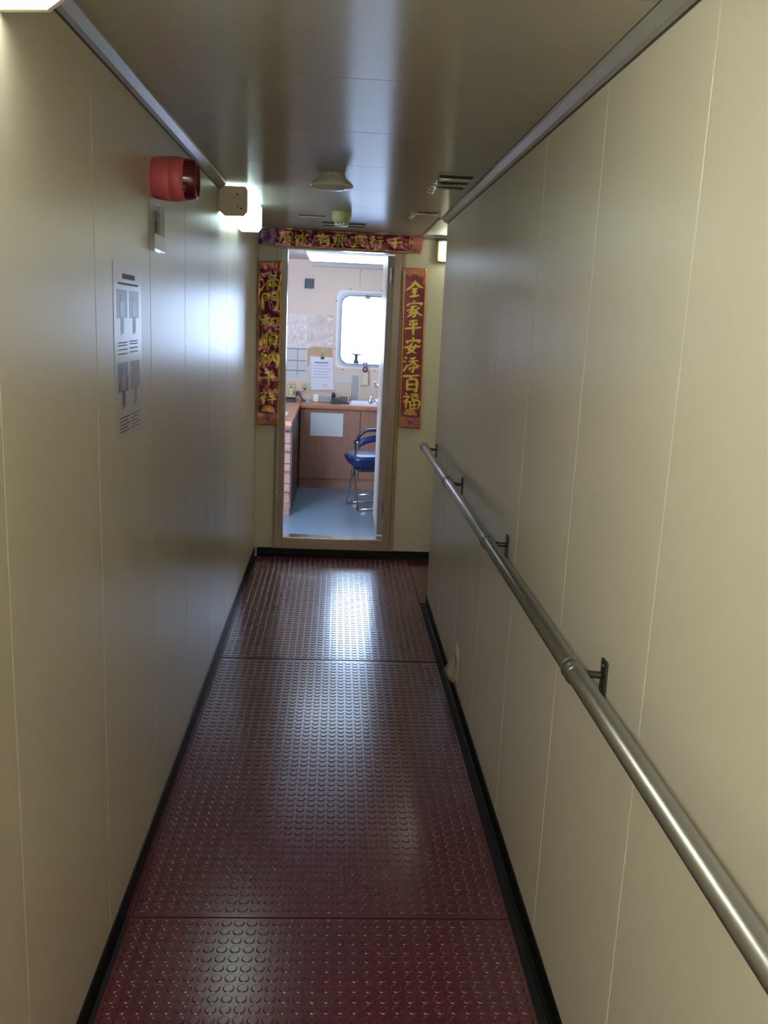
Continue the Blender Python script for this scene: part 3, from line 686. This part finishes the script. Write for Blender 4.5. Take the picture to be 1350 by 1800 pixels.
def orn_v(rect, blob):
    rect(0.07, 0.93, 0.006, 0.052, 0, 0.0010); blob(0.5, 0.05, 0.16, 0.012, 3, 0.0018); blob(0.15, 0.055, 0.1, 0.012, 3, 0.0018)
    blob(0.75, 0.027, 0.17, 0.017, 4, 0.0014); blob(0.75, 0.027, 0.14, 0.0135, 0, 0.0020); blob(0.42, 0.027, 0.13, 0.013, 4, 0.0014); blob(0.42, 0.027, 0.10, 0.010, 0, 0.0020)
    rect(0.84, 0.93, 0.05, 0.10, 0, 0.0010)
    rect(0.07, 0.93, 0.885, 0.93, 2, 0.0008); rect(0.07, 0.93, 0.925, 0.993, 0, 0.0010)
    blob(0.5, 0.915, 0.30, 0.042, 1, 0.0016, 0, 180); blob(0.5, 0.918, 0.34, 0.012, 2, 0.0020, 180, 360); blob(0.5, 0.905, 0.16, 0.018, 4, 0.0022, 0, 180)
    blob(0.5, 0.962, 0.10, 0.012, 2, 0.0016)
    for k in range(16): blob(0.12+0.76*random.random(), 0.94+0.045*random.random(), 0.03, 0.004, 1 if k % 3 else 3, 0.0018+0.0001*k, n=7)
    for k in range(14): blob(0.12+0.76*random.random(), 0.89+0.035*random.random(), 0.02, 0.003, 4 if k % 2 else 0, 0.0026, n=6)
cen = [0.125, 0.248, 0.362, 0.475, 0.592, 0.708, 0.826]
banner('couplet_banner', 'flat vertical red banner with seven gold characters right of the doorway', [(0.395, 1.916), (0.545, 1.918), (0.413, 0.904), (0.557, 0.896)],
       '全家平安添百福', [(0.5, c) for c in cen], [(0.112, 0.104)]*7, 0.0, orn_v)
cenL = [0.125, 0.238, 0.362, 0.472, 0.588, 0.706, 0.822]
banner('couplet_banner', 'crumpled vertical red banner with gold characters left of the doorway', [(-0.515, 1.914), (-0.370, 1.921), (-0.513, 0.888), (-0.370, 0.884)],
       '滿門和順納千祥', [(0.5, c) for c in cenL], [(0.108, 0.100)]*7, 0.012, orn_v, wfun=lambda u, v: 1.5 if v < 0.32 else (0.9 if v < 0.55 else 0.45))
def orn_h(rect, blob):
    rect(0.006, 0.095, 0.06, 0.94, 2, 0.0010); rect(0.915, 0.994, 0.06, 0.94, 0, 0.0010)
    for k in range(14):
        blob(0.015+0.07*random.random(), 0.15+0.7*random.random(), 0.006, 0.07, 0 if k % 2 else 3, 0.0016+0.0001*k, n=8); blob(0.922+0.065*random.random(), 0.15+0.7*random.random(), 0.006, 0.07, 1 if k % 3 else 2, 0.0016+0.0001*k, n=8)
banner('horizontal_banner', 'crumpled horizontal red banner with gold characters above the doorway', [(-0.512, 2.1175), (0.513, 2.1175), (-0.517, 2.012), (0.506, 2.006)],
       '風水有無雲行千', [(0.165, 0.5), (0.262, 0.5), (0.39, 0.5), (0.495, 0.5), (0.607, 0.5), (0.715, 0.5), (0.83, 0.5)], [(0.090, 0.068)]*7, 0.010, orn_h, vertical=False,
       wfun=lambda u, v: 1.3 if 0.2 < u < 0.7 else 0.5)

# ------------------------------------------------------------------ the office beyond the doorway: shell
RX0, RX1 = -1.0, 1.5
bm = B(); box(bm, RX0-0.05, RX1+0.05, YE+0.05, YB+0.08, -0.04, 0); struct('floor_office', bm, M['rfloor'])
bm = B(); box(bm, RX0-0.05, RX1+0.05, YE+0.05, YB+0.08, H, H+0.03); struct('ceiling_office', bm, M['rceil'])
bm = B(); box(bm, RX0-0.05, RX0, YE+0.05, YB, 0, H); struct('wall_office_left', bm, M['rwall'])
bm = B(); box(bm, RX1, RX1+0.05, YE+0.05, YB, 0, H); struct('wall_office_right', bm, M['rwall'])
WX0, WX1, WZ0, WZ1 = 0.005, 0.515, 1.145, 1.815
bm = B()
for a, b, c, d in ((RX0-0.05, WX0, 0, H), (WX1, RX1+0.05, 0, H), (WX0, WX1, 0, WZ0), (WX0, WX1, WZ1, H)): box(bm, a, b, YB, YB+0.08, c, d)
struct('wall_office_far', bm, M['rwall'])
bm = B(); box(bm, 0.185, 0.188, YB-0.0012, YB-0.0002, 1.89, 2.07); struct('trim_6', bm, M['greycap'])
wn = sroot('window_1', (0.26, YB, 1.10))
bm = B(); ring(bm, rrect(-0.048, 0.568, 1.088, 1.880, 0.035), rrect(0.0, 0.52, 1.140, 1.820, 0.09), YB-0.012, YB-0.0003); obj('window_frame', bm, M['rwall'], wn)
bm = B(); ring(bm, rrect(-0.026, 0.546, 1.116, 1.852, 0.045), rrect(-0.010, 0.53, 1.130, 1.838, 0.09), YB-0.022, YB-0.0125); obj('frame_lip', bm, M['white'], wn)
bm = B(); ring(bm, rrect(-0.010, 0.53, 1.130, 1.838, 0.09), rrect(0.018, 0.502, 1.158, 1.806, 0.085), YB-0.020, YB+0.055); obj('window_sash', bm, M['winframe'], wn)
bm = B(); ring(bm, rrect(0.012, 0.508, 1.152, 1.812, 0.088), rrect(0.026, 0.494, 1.166, 1.798, 0.082), YB-0.030, YB-0.0205); obj('gasket', bm, M['ring'], wn)
bm = B(); prism(bm, rrect(0.019, 0.501, 1.159, 1.805, 0.084), 'y', YB+0.02, YB+0.026); obj('pane', bm, M['pane'], wn)
for z, s in ((1.800, -1), (1.163, 1)):
    bm = B(); box(bm, 0.240, 0.290, YB-0.05, YB-0.0305, z-0.016, z+0.016, 0, 0.004); tube(bm, [(0.265, YB-0.05, z), (0.265, YB-0.075, z-0.02)], 0.008, 8)
    for x in (0.247, 0.283): box(bm, x-0.006, x+0.006, YB-0.045, YB-0.032, z+0.016*s, z+0.028*s)
    obj('latch', bm, M['ring'], wn)
for x, z in ((-0.034, 1.75), (-0.034, 1.30), (0.10, 1.866), (0.40, 1.866), (0.05, 1.102), (0.36, 1.102)):
    bm = B(); lathe(bm, [(0.006, 0), (0.004, 0.002), (0, 0.0025)], (x, YB-0.012, z), (0, -1, 0), 10); obj('screw', bm, M['steel_dark'], wn)

# outside the window
bm = B(); box(bm, -4, 5, YB+0.1, 11.4, -0.1, -0.02); tag(obj('ship_deck', bm, M['deck']), 'grey open deck outside the window', 'deck')
bm = B(); box(bm, -4, 5, 11.0, 11.06, -0.0199, 0.98); box(bm, -4, 5, 10.95, 11.1, 0.98, 1.01); tag(obj('bulwark', bm, M['shipblue']), 'pale blue bulwark at the bottom of the window view', 'bulwark')
bm = B(); tube(bm, [(0.222, 11.03, 1.0105), (0.222, 11.03, 1.16)], 0.022, 12); box(bm, 0.162, 0.282, 11.0, 11.06, 1.16, 1.175); lathe(bm, [(0.034, 0), (0.034, 0.05)], (0.222, 11.03, 1.04), (0, 0, 1), 12)
tag(obj('deck_post', bm, M['shipdark']), 'small black post outside the window above the rail line', 'post')
bm = B()
for z in (1.075, 1.145): tube(bm, [(-0.4, 11.03, z), (0.182, 11.03, z)], 0.004, 6)
tube(bm, [(0.085, 11.03, 1.0105), (0.085, 11.03, 1.15)], 0.014, 8)
tag(obj('guard_wire', bm, M['shipblue']), 'thin blue guard wires left of the black post outside', 'railing')

# ------------------------------------------------------------------ office: back counter
cb = thing('base_cabinet', 'brown base cabinet under the far worktop with a sheet taped on it', 'cabinet', (0.5, 8.5, 0))
bm = B(); box(bm, -0.335, 1.45, 8.30, YB-0.001, 0.085, 0.760); obj('carcass', bm, M['cabinet'], cb)
bm = B(); box(bm, -0.335, 1.45, 8.315, 8.60, 0.0, 0.084); obj('kickboard', bm, M['kick'], cb)
bm = B(); box(bm, -0.332, 0.226, 8.282, 8.2995, 0.10, 0.745, 0, 0.002); obj('door', bm, M['cabinet'], cb)
bm = B(); box(bm, 0.232, 0.80, 8.282, 8.2995, 0.10, 0.745, 0, 0.002); d2 = obj('door', bm, M['cabinet'], cb)
bm = B(); box(bm, 0.806, 1.44, 8.282, 8.2995, 0.10, 0.745, 0, 0.002); obj('door', bm, M['cabinet'], cb)
bm = B(); lathe(bm, [(0.013, 0), (0.013, 0.006), (0, 0.007)], (0.187, 8.2815, 0.465), (0, -1, 0), 16); box(bm, 0.172, 0.202, 8.266, 8.2705, 0.448, 0.462); box(bm, 0.181, 0.195, 8.268, 8.2705, 0.392, 0.448, 0, 0.002)
obj('lock_and_key', bm, M['dark'], cb)
bm = B(); box(bm, -0.335, 1.48, 8.26, YB-0.001, 0.7605, 0.798, 0, 0.004); tag(obj('worktop', bm, M['worktop']), 'orange-brown worktop along the far office wall under the window', 'worktop')
bm = B(); box(bm, -0.238, 0.067, 8.2800, 8.2812, 0.503, 0.720)
pp = obj('taped_sheet', bm, M['paper2']); tag(pp, 'white sheet of paper taped on the brown cabinet front', 'paper')
for x, z, w_, a in ((-0.17, 0.60, 0.03, 0.5), (-0.07, 0.60, 0.04, -0.4), (0.03, 0.61, 0.012, 0.1)):
    pass
# left desk with drawers
dk = thing('drawer_desk', 'brown desk with drawers along the left office wall', 'desk', (-0.66, 7.5, 0))
bm = B(); box(bm, RX0+0.002, -0.337, 6.80, YB-0.001, 0.7605, 0.798, 0, 0.004); obj('desk_top', bm, M['worktop'], dk)
bm = B(); box(bm, RX0+0.002, -0.354, 7.08, 8.30, 0.06, 0.760); obj('carcass', bm, M['cabinet'], dk)
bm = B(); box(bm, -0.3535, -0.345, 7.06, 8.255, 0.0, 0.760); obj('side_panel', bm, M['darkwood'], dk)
bm = B(); box(bm, RX0+0.002, -0.36, 7.10, 8.30, 0.0, 0.0598); obj('plinth', bm, M['cabinet'], dk)
for k in range(4):
    z0 = 0.105+0.163*k
    bm = B(); box(bm, -0.80, -0.356, 7.060, 7.0795, z0, z0+0.157, 0, 0.002); dw = obj('drawer', bm, M['cabinet'], dk)
    bm = B(); zz = z0+0.10
    tube(bm, [(-0.72, 7.06, zz), (-0.715, 7.035, zz-0.004), (-0.69, 7.028, zz-0.006), (-0.40, 7.028, zz-0.006), (-0.375, 7.030, zz-0.005), (-0.358, 7.04, zz), (-0.357, 7.06, zz)], 0.008, 8, smooth_n=4)
    obj('handle', bm, M['chrome'], dw)

# ------------------------------------------------------------------ folding chair (built facing +y around its own origin)
ch = thing('folding_chair', 'folding chair with blue padded seat behind the open door', 'chair', (0, 0, 0))
for s in (-1, 1):
    bm = B(); x = 0.175*s
    tube(bm, [(x, 0.16, 0.013), (x, 0.02, 0.27), (x, -0.10, 0.50), (x*0.99, -0.15, 0.60)], 0.011, 10, smooth_n=3); obj('front_leg', bm, M['chrome'], ch)
    bm = B(); x = 0.155*s
    tube(bm, [(x, 0.08, 0.405), (x, -0.02, 0.24), (x, -0.155, 0.013)], 0.010, 10, smooth_n=3); obj('rear_leg', bm, M['steel_dark'], ch)
bm = B(); tube(bm, [(-0.173, -0.15, 0.60), (-0.166, -0.185, 0.650), (-0.125, -0.205, 0.688), (-0.07, -0.215, 0.698), (0.07, -0.215, 0.698), (0.125, -0.205, 0.688), (0.166, -0.185, 0.650), (0.173, -0.15, 0.60)], 0.0135, 10, smooth_n=5); obj('back_frame', bm, M['navy'], ch)
bm = B()
n = 14; gr = []
for i in range(n+1):
    t = -1+2*i/n; x = 0.166*t; yb = -0.165-0.022*(1-t*t); zc = 0.575+0.052*(1-abs(t)**2.5); hh = 0.030
    gr.append([bm.verts.new((x, yb+dy, zc+dz)) for dy, dz in ((-0.010, -hh), (-0.012, 0), (-0.010, hh), (0.008, hh), (0.010, 0), (0.008, -hh))])
for a, b in zip(gr, gr[1:]):
    for k in range(6): f = bm.faces.new((a[k], a[(k+1) % 6], b[(k+1) % 6], b[k])); f.smooth = True
bm.faces.new(gr[0][::-1]); bm.faces.new(gr[-1]); obj('backrest', bm, M['blue'], ch)
bm = B()
nu, nv = 20, 20; top = []; bot = []
def sq(u, v):      # square with rounded corners
    r = (abs(u)**4+abs(v)**4)**0.25; return r
for j in range(nv+1):
    rt, rb = [], []
    for i in range(nu+1):
        u, v = -1+2*i/nu, -1+2*j/nv
        m = max(abs(u), abs(v)); rr = sq(u, v); k = m/rr if rr > 0 else 1
        x, y = u*k*0.225, v*k*0.205+0.045
        e = max(0, 1-m**6)
        rt.append(bm.verts.new((x, y, 0.432+0.036*e**0.5+0.006*(0.5-abs(v*0.5))))); rb.append(bm.verts.new((x*0.97, y*0.97, 0.426-0.075*e**0.6)))
    top.append(rt); bot.append(rb)
for G in (top, bot):
    for j in range(nv):
        for i in range(nu): f = bm.faces.new((G[j][i], G[j][i+1], G[j+1][i+1], G[j+1][i])); f.smooth = True
bd = [(0, i) for i in range(nu)]+[(j, nu) for j in range(nv)]+[(nv, i) for i in range(nu, 0, -1)]+[(j, 0) for j in range(nv, 0, -1)]
for q in range(len(bd)):
    a, b = bd[q], bd[(q+1) % len(bd)]; f = bm.faces.new((top[a[0]][a[1]], top[b[0]][b[1]], bot[b[0]][b[1]], bot[a[0]][a[1]])); f.smooth = True
obj('seat', bm, M['blue'], ch)
bm = B(); box(bm, -0.13, 0.13, -0.06, 0.13, 0.318, 0.352, 0, 0.01); obj('seat_bracket', bm, M['dark'], ch)
for y, z, x in ((0.156, 0.016, 0.175), (-0.150, 0.016, 0.155), (-0.085, 0.13, 0.155)):
    bm = B(); tube(bm, [(-x, y, z), (x, y, z)], 0.008, 8); obj('crossbar', bm, M['chrome'], ch)
ch.location = (0.325, 7.50, 0); ch.rotation_euler = (0, 0, math.radians(12))

# ------------------------------------------------------------------ office: things on the far wall
YW = YB-0.0006
bm = B(); box(bm, -0.338, -0.256, YW-0.045, YW, 1.856, 1.942, 0, 0.004); box(bm, -0.330, -0.264, YW-0.0465, YW-0.045, 1.864, 1.934); tag(obj('wall_speaker', bm, M['dark']), 'small dark box high on the far office wall', 'speaker')
bm = B(); box(bm, -0.27, 0.60, YW-0.055, YW, 2.062, 2.100, 0, 0.004); tag(obj('cable_duct', bm, M['rceil']), 'long pale duct under the office ceiling', 'duct')
bm = B()
nu, nv = 24, 18; G = []
for j in range(nv+1):
    G.append([bm.verts.new((-0.62+0.56*i/nu, YW-0.012-0.014*abs(noise.noise(Vector((i*0.45, j*0.22, 2))))-0.004*noise.noise(Vector((i*0.9, j*0.6, 5))), 1.295+0.32*j/nv)) for i in range(nu+1)])
for j in range(nv):
    for i in range(nu): f = bm.faces.new((G[j][i], G[j][i+1], G[j+1][i+1], G[j+1][i])); f.smooth = False
tag(obj('plastic_sheet', bm, M['film']), 'crumpled clear plastic sheet on the far wall left of the window', 'plastic sheet')
wo = thing('wall_chart', 'pale wall chart ruled with dark lines above the sockets', 'chart', (-0.45, YB, 1.0))
bm = B(); box(bm, -0.62, -0.30, YW-0.0012, YW, 0.995, 1.29); obj('sheet', bm, M['paper2'], wo)
bm = B()
for z in (1.283, 1.170, 1.074): box(bm, -0.62, -0.305, YW-0.0022, YW-0.0013, z-0.004, z+0.004)
for x in (-0.50, -0.393): box(bm, x-0.003, x+0.003, YW-0.0026, YW-0.0023, 1.03, 1.28)
obj('ruled_lines', bm, M['ink'], wo)
bm = B(); box(bm, -0.295, -0.056, YW-0.004, YW, 1.12, 1.310, 0, 0.001); tag(obj('cardboard_sheet', bm, M['card']), 'brown cardboard behind the hanging papers', 'cardboard')
hp = thing('hanging_papers', 'white papers hanging by a black clip on the far wall', 'papers', (-0.14, YB-0.01, 0.9))
def leaf(bm, c, off, bulge):
    nu, nv = 6, 10; G = []
    for j in range(nv+1):
        r = []
        for i in range(nu+1):
            u, v = i/nu, j/nv; x = (c[0][0]*(1-u)+c[1][0]*u)*(1-v)+(c[2][0]*(1-u)+c[3][0]*u)*v; z = (c[0][1]*(1-u)+c[1][1]*u)*(1-v)+(c[2][1]*(1-u)+c[3][1]*u)*v
            r.append(bm.verts.new((x, YW-off-bulge*math.sin(v*1.7)*(0.4+u*0.6), z)))
        G.append(r)
    for j in range(nv):
        for i in range(nu): f = bm.faces.new((G[j][i], G[j][i+1], G[j+1][i+1], G[j+1][i])); f.smooth = True
bm = B(); leaf(bm, [(-0.272, 1.222), (-0.06, 1.215), (-0.298, 0.912), (-0.10, 0.90)], 0.006, 0.010); o1 = obj('back_sheet', bm, M['paper2'], hp)
bm = B(); leaf(bm, [(-0.262, 1.210), (-0.051, 1.215), (-0.252, 0.892), (-0.030, 0.905)], 0.010, 0.020); o1 = obj('front_sheet', bm, M['paper'], hp)
bm = B(); box(bm, -0.228, -0.09, YW-0.0216, YW-0.021, 1.156, 1.166)
for k, (x0, x1) in enumerate(((-0.235, -0.09), (-0.235, -0.07), (-0.235, -0.08), (-0.235, -0.10), (-0.235, -0.07))):
    z = 1.13-0.028*k; box(bm, x0, x1, YW-0.0345-0.0008*k, YW-0.034-0.0008*k, z, z+0.003)
for k in range(5): box(bm, -0.14+0.010*k, -0.135+0.010*k, YW-0.0445, YW-0.044, 0.938+0.004*(k % 2), 0.950-0.003*(k % 3))
obj('writing', bm, M['ink'], hp)
bm = B(); box(bm, -0.168, -0.134, YW-0.022, YW-0.002, 1.193, 1.216, 0, 0.002); tube(bm, [(-0.158, YW-0.012, 1.214), (-0.151, YW-0.012, 1.255), (-0.144, YW-0.012, 1.214)], 0.0015, 6, smooth_n=4); obj('binder_clip', bm, M['dark'], hp)
bm = B(); box(bm, -0.1525, -0.1495, YW-0.008, YW-0.004, 1.25, 1.30); obj('hook', bm, M['white'], hp)
def socket(x0, x1, z0, z1, label):
    t = thing('wall_socket', label, 'socket', ((x0+x1)/2, YB, z0), 'cream wall sockets over the office desk')
    bm = B(); box(bm, x0, x1, YW-0.022, YW, z0, z1, 0, 0.004); obj('plate', bm, M['ivory'], t)
    bm = B()
    for dx in (-0.012, 0.012): box(bm, (x0+x1)/2+dx-0.004, (x0+x1)/2+dx+0.004, YW-0.0235, YW-0.0222, z1-0.032, z1-0.022)
    lathe(bm, [(0.018, 0), (0.018, 0.001), (0, 0.0012)], ((x0+x1)/2, YW-0.0222, z0+0.028), (0, -1, 0), 16)
    obj('holes', bm, M['dark'], t)
socket(-0.488, -0.405, 0.872, 0.965, 'left cream wall socket, partly behind a plug adapter')
socket(-0.350, -0.268, 0.878, 0.962, 'right cream wall socket, half covered by the hanging papers')
bm = B(); box(bm, -0.035, 0.145, YW-0.006, YW, 0.965, 1.035, 0, 0.001); tag(obj('notice_strip', bm, M['paper2']), 'faint notice strip on the wall below the window', 'notice')
bm = B()
for k in range(12): box(bm, -0.020+0.012*k, -0.013+0.012*k, 8.7418, 8.7433, 1.005+0.003*(k % 3), 1.020+0.002*(k % 2))
bm.free()
bm = B(); box(bm, -0.030, 0.140, YW-0.012, YW-0.0062, 0.822, 0.975, 0, 0.001); tag(obj('memo_sheet', bm, M['tan']), 'tan memo sheet on the wall right of the hanging papers', 'paper')
bm = B(); box(bm, 0.150, 0.205, YW-0.010, YW, 0.80, 1.05, 0, 0.002); tag(obj('upright_strip', bm, M['grey']), 'pale upright strip on the wall right of the tan memo', 'strip')
bm = B(); box(bm, 0.228, 0.30, YW-0.06, YW, 0.962, 1.085, 0, 0.004); box(bm, 0.226, 0.244, YW-0.065, YW-0.0005, 0.960, 1.087, 1, 0.003); tag(obj('junction_box', bm, [M['tan'], M['ivory']]), 'small tan box hanging under the window latch', 'box')
bm = B(); tube(bm, [(0.262, YW-0.04, 1.14), (0.246, YW-0.05, 1.11), (0.268, YW-0.055, 1.092), (0.288, YW-0.05, 1.115), (0.272, YW-0.045, 1.14)], 0.006, 8, smooth_n=4); tag(obj('cord_loop', bm, M['red']), 'small red and white cord looped on the bottom window latch', 'cord')
bm = B(); box(bm, 0.225, 0.62, YW-0.008, YW, 0.80, 0.955, 0, 0.001); tag(obj('wall_board', bm, M['tan']), 'pinkish tan board on the wall behind the white papers', 'board')
# things on the worktops (top at 0.798)
Z = 0.7985
bm = B(); box(bm, -0.52, -0.39, 8.42, 8.66, Z, Z+0.02, 0, 0.006); lathe(bm, [(0.0, 0.02), (0.05, 0.02), (0.06, 0.03), (0.05, 0.031), (0, 0.031)], (-0.455, 8.54, Z), (0, 0, 1), 20); tag(obj('desk_tray', bm, M['dark']), 'dark tray under the plug adapter on the desk corner', 'tray')
bm = B(); box(bm, -0.47, -0.40, 8.52, 8.60, Z+0.0315, Z+0.055, 0, 0.008); box(bm, -0.462, -0.416, 8.54, 8.58, Z+0.055, Z+0.12, 0, 0.008); tag(obj('plug_adapter', bm, M['ivory']), 'cream plug adapter standing on the dark tray', 'adapter')
bm = B(); tube(bm, [(-0.34, YW-0.024, 0.925), (-0.31, YW-0.06, 0.915), (-0.27, YW-0.09, 0.87), (-0.245, YW-0.13, 0.82), (-0.255, YW-0.17, Z+0.008), (-0.262, YW-0.24, Z+0.008)], 0.006, 8, smooth_n=6); tag(obj('power_cable', bm, M['cable']), 'cream cable curving from the right socket to the worktop', 'cable')
bm = B()
for k in range(4):
    y = 8.50+0.03*k; tube(bm, [(-0.39, y+0.03, 0.845+0.01*k), (-0.365, y, 0.86+0.008*k), (-0.335, y-0.02, 0.83), (-0.32, y+0.01, Z+0.008), (-0.30-0.01*k, y+0.02, Z+0.008)], 0.006, 8, smooth_n=5)
tag(obj('cable_bundle', bm, M['cable_dark']), 'tangle of grey cables between the two sockets', 'cables')
bm = B(); box(bm, -0.30, -0.235, 8.36, 8.43, Z, Z+0.012, 0, 0.003); box(bm, -0.285, -0.255, 8.38, 8.41, Z+0.012, Z+0.04, 0, 0.003); tag(obj('cable_plug', bm, M['grey']), 'grey plug lying at the worktop front edge', 'plug')
bm = B(); box(bm, -0.225, -0.175, 8.52, 8.60, Z, Z+0.065, 0, 0.005); tag(obj('white_adapter', bm, M['white']), 'small white box left of the grey box on the worktop', 'box')
bm = B(); box(bm, -0.168, -0.058, 8.50, 8.62, Z, Z+0.052, 0, 0.006); tag(obj('grey_box', bm, M['grey']), 'low grey box on the worktop left of the telephone', 'box')
bm = B(); prism(bm, [(-0.05, Z), (0.125, Z), (0.118, Z+0.016), (0.03, Z+0.045), (-0.05, Z+0.06)], 'y', 8.36, 8.56)
tp = thing('telephone', 'dark desk telephone on the far worktop', 'telephone', (0.03, 8.46, Z))
obj('base', bm, M['dark'], tp)
bm = B(); tube(bm, [(-0.03, 8.36, Z+0.075), (-0.03, 8.40, Z+0.088), (-0.03, 8.52, Z+0.088), (-0.03, 8.56, Z+0.075)], [0.020, 0.014, 0.014, 0.020], 12, smooth_n=0); obj('handset', bm, M['dark'], tp)
bm = B(); tube(bm, [(0.10, 8.37, Z+0.03), (0.125, 8.34, Z+0.02), (0.11, 8.31, Z+0.004), (0.04, 8.30, Z+0.004)], 0.003, 6, smooth_n=5); obj('cord', bm, M['cable'], tp)
tl = thing('terminal_block', 'cream block with a row of dark slots behind the telephone', 'block', (0.07, 8.6, Z))
bm = B(); box(bm, 0.028, 0.115, 8.57, 8.61, Z, Z+0.068, 0, 0.003); obj('body', bm, M['ivory'], tl)
bm = B()
for k in range(3): box(bm, 0.040+0.024*k, 0.053+0.024*k, 8.5685, 8.5698, Z+0.022, Z+0.058)
obj('slots', bm, M['dark'], tl)
bm = B()
for k in range(6): box(bm, 0.125+0.004*k, 0.42+0.003*k, 8.32+0.004*k, 8.60, Z+0.004*k, Z+0.004*k+0.0036)
tag(obj('paper_stack', bm, M['paper']), 'stack of white papers on the worktop under the window', 'papers')
bm = B(); box(bm, -0.50, -0.40, 7.20, 7.48, Z, Z+0.003); tag(obj('desk_paper', bm, M['paper']), 'white paper on the left desk edge', 'paper')
bm = B(); lathe(bm, [(0, 0), (0.05, 0), (0.052, 0.02), (0.03, 0.03), (0, 0.032)], (-0.16, YB-0.05, Z), (0, 0, 1), 18)
bm.free()
# office ceiling light
ol = thing('office_light', 'glowing white tube light on the office ceiling', 'light', (0.1, 7.85, H))
bm = B(); box(bm, -0.29, 0.55, 7.56, 8.16, H-0.02, H-0.0005, 0, 0.004); obj('housing', bm, M['white'], ol)
bm = B(); box(bm, -0.27, 0.53, 7.60, 7.95, H-0.060, H-0.0205, 0, 0.015); obj('diffuser', bm, M['lamp4'], ol)
for o in bpy.data.objects:
    if '_o' in o: del o['_o']
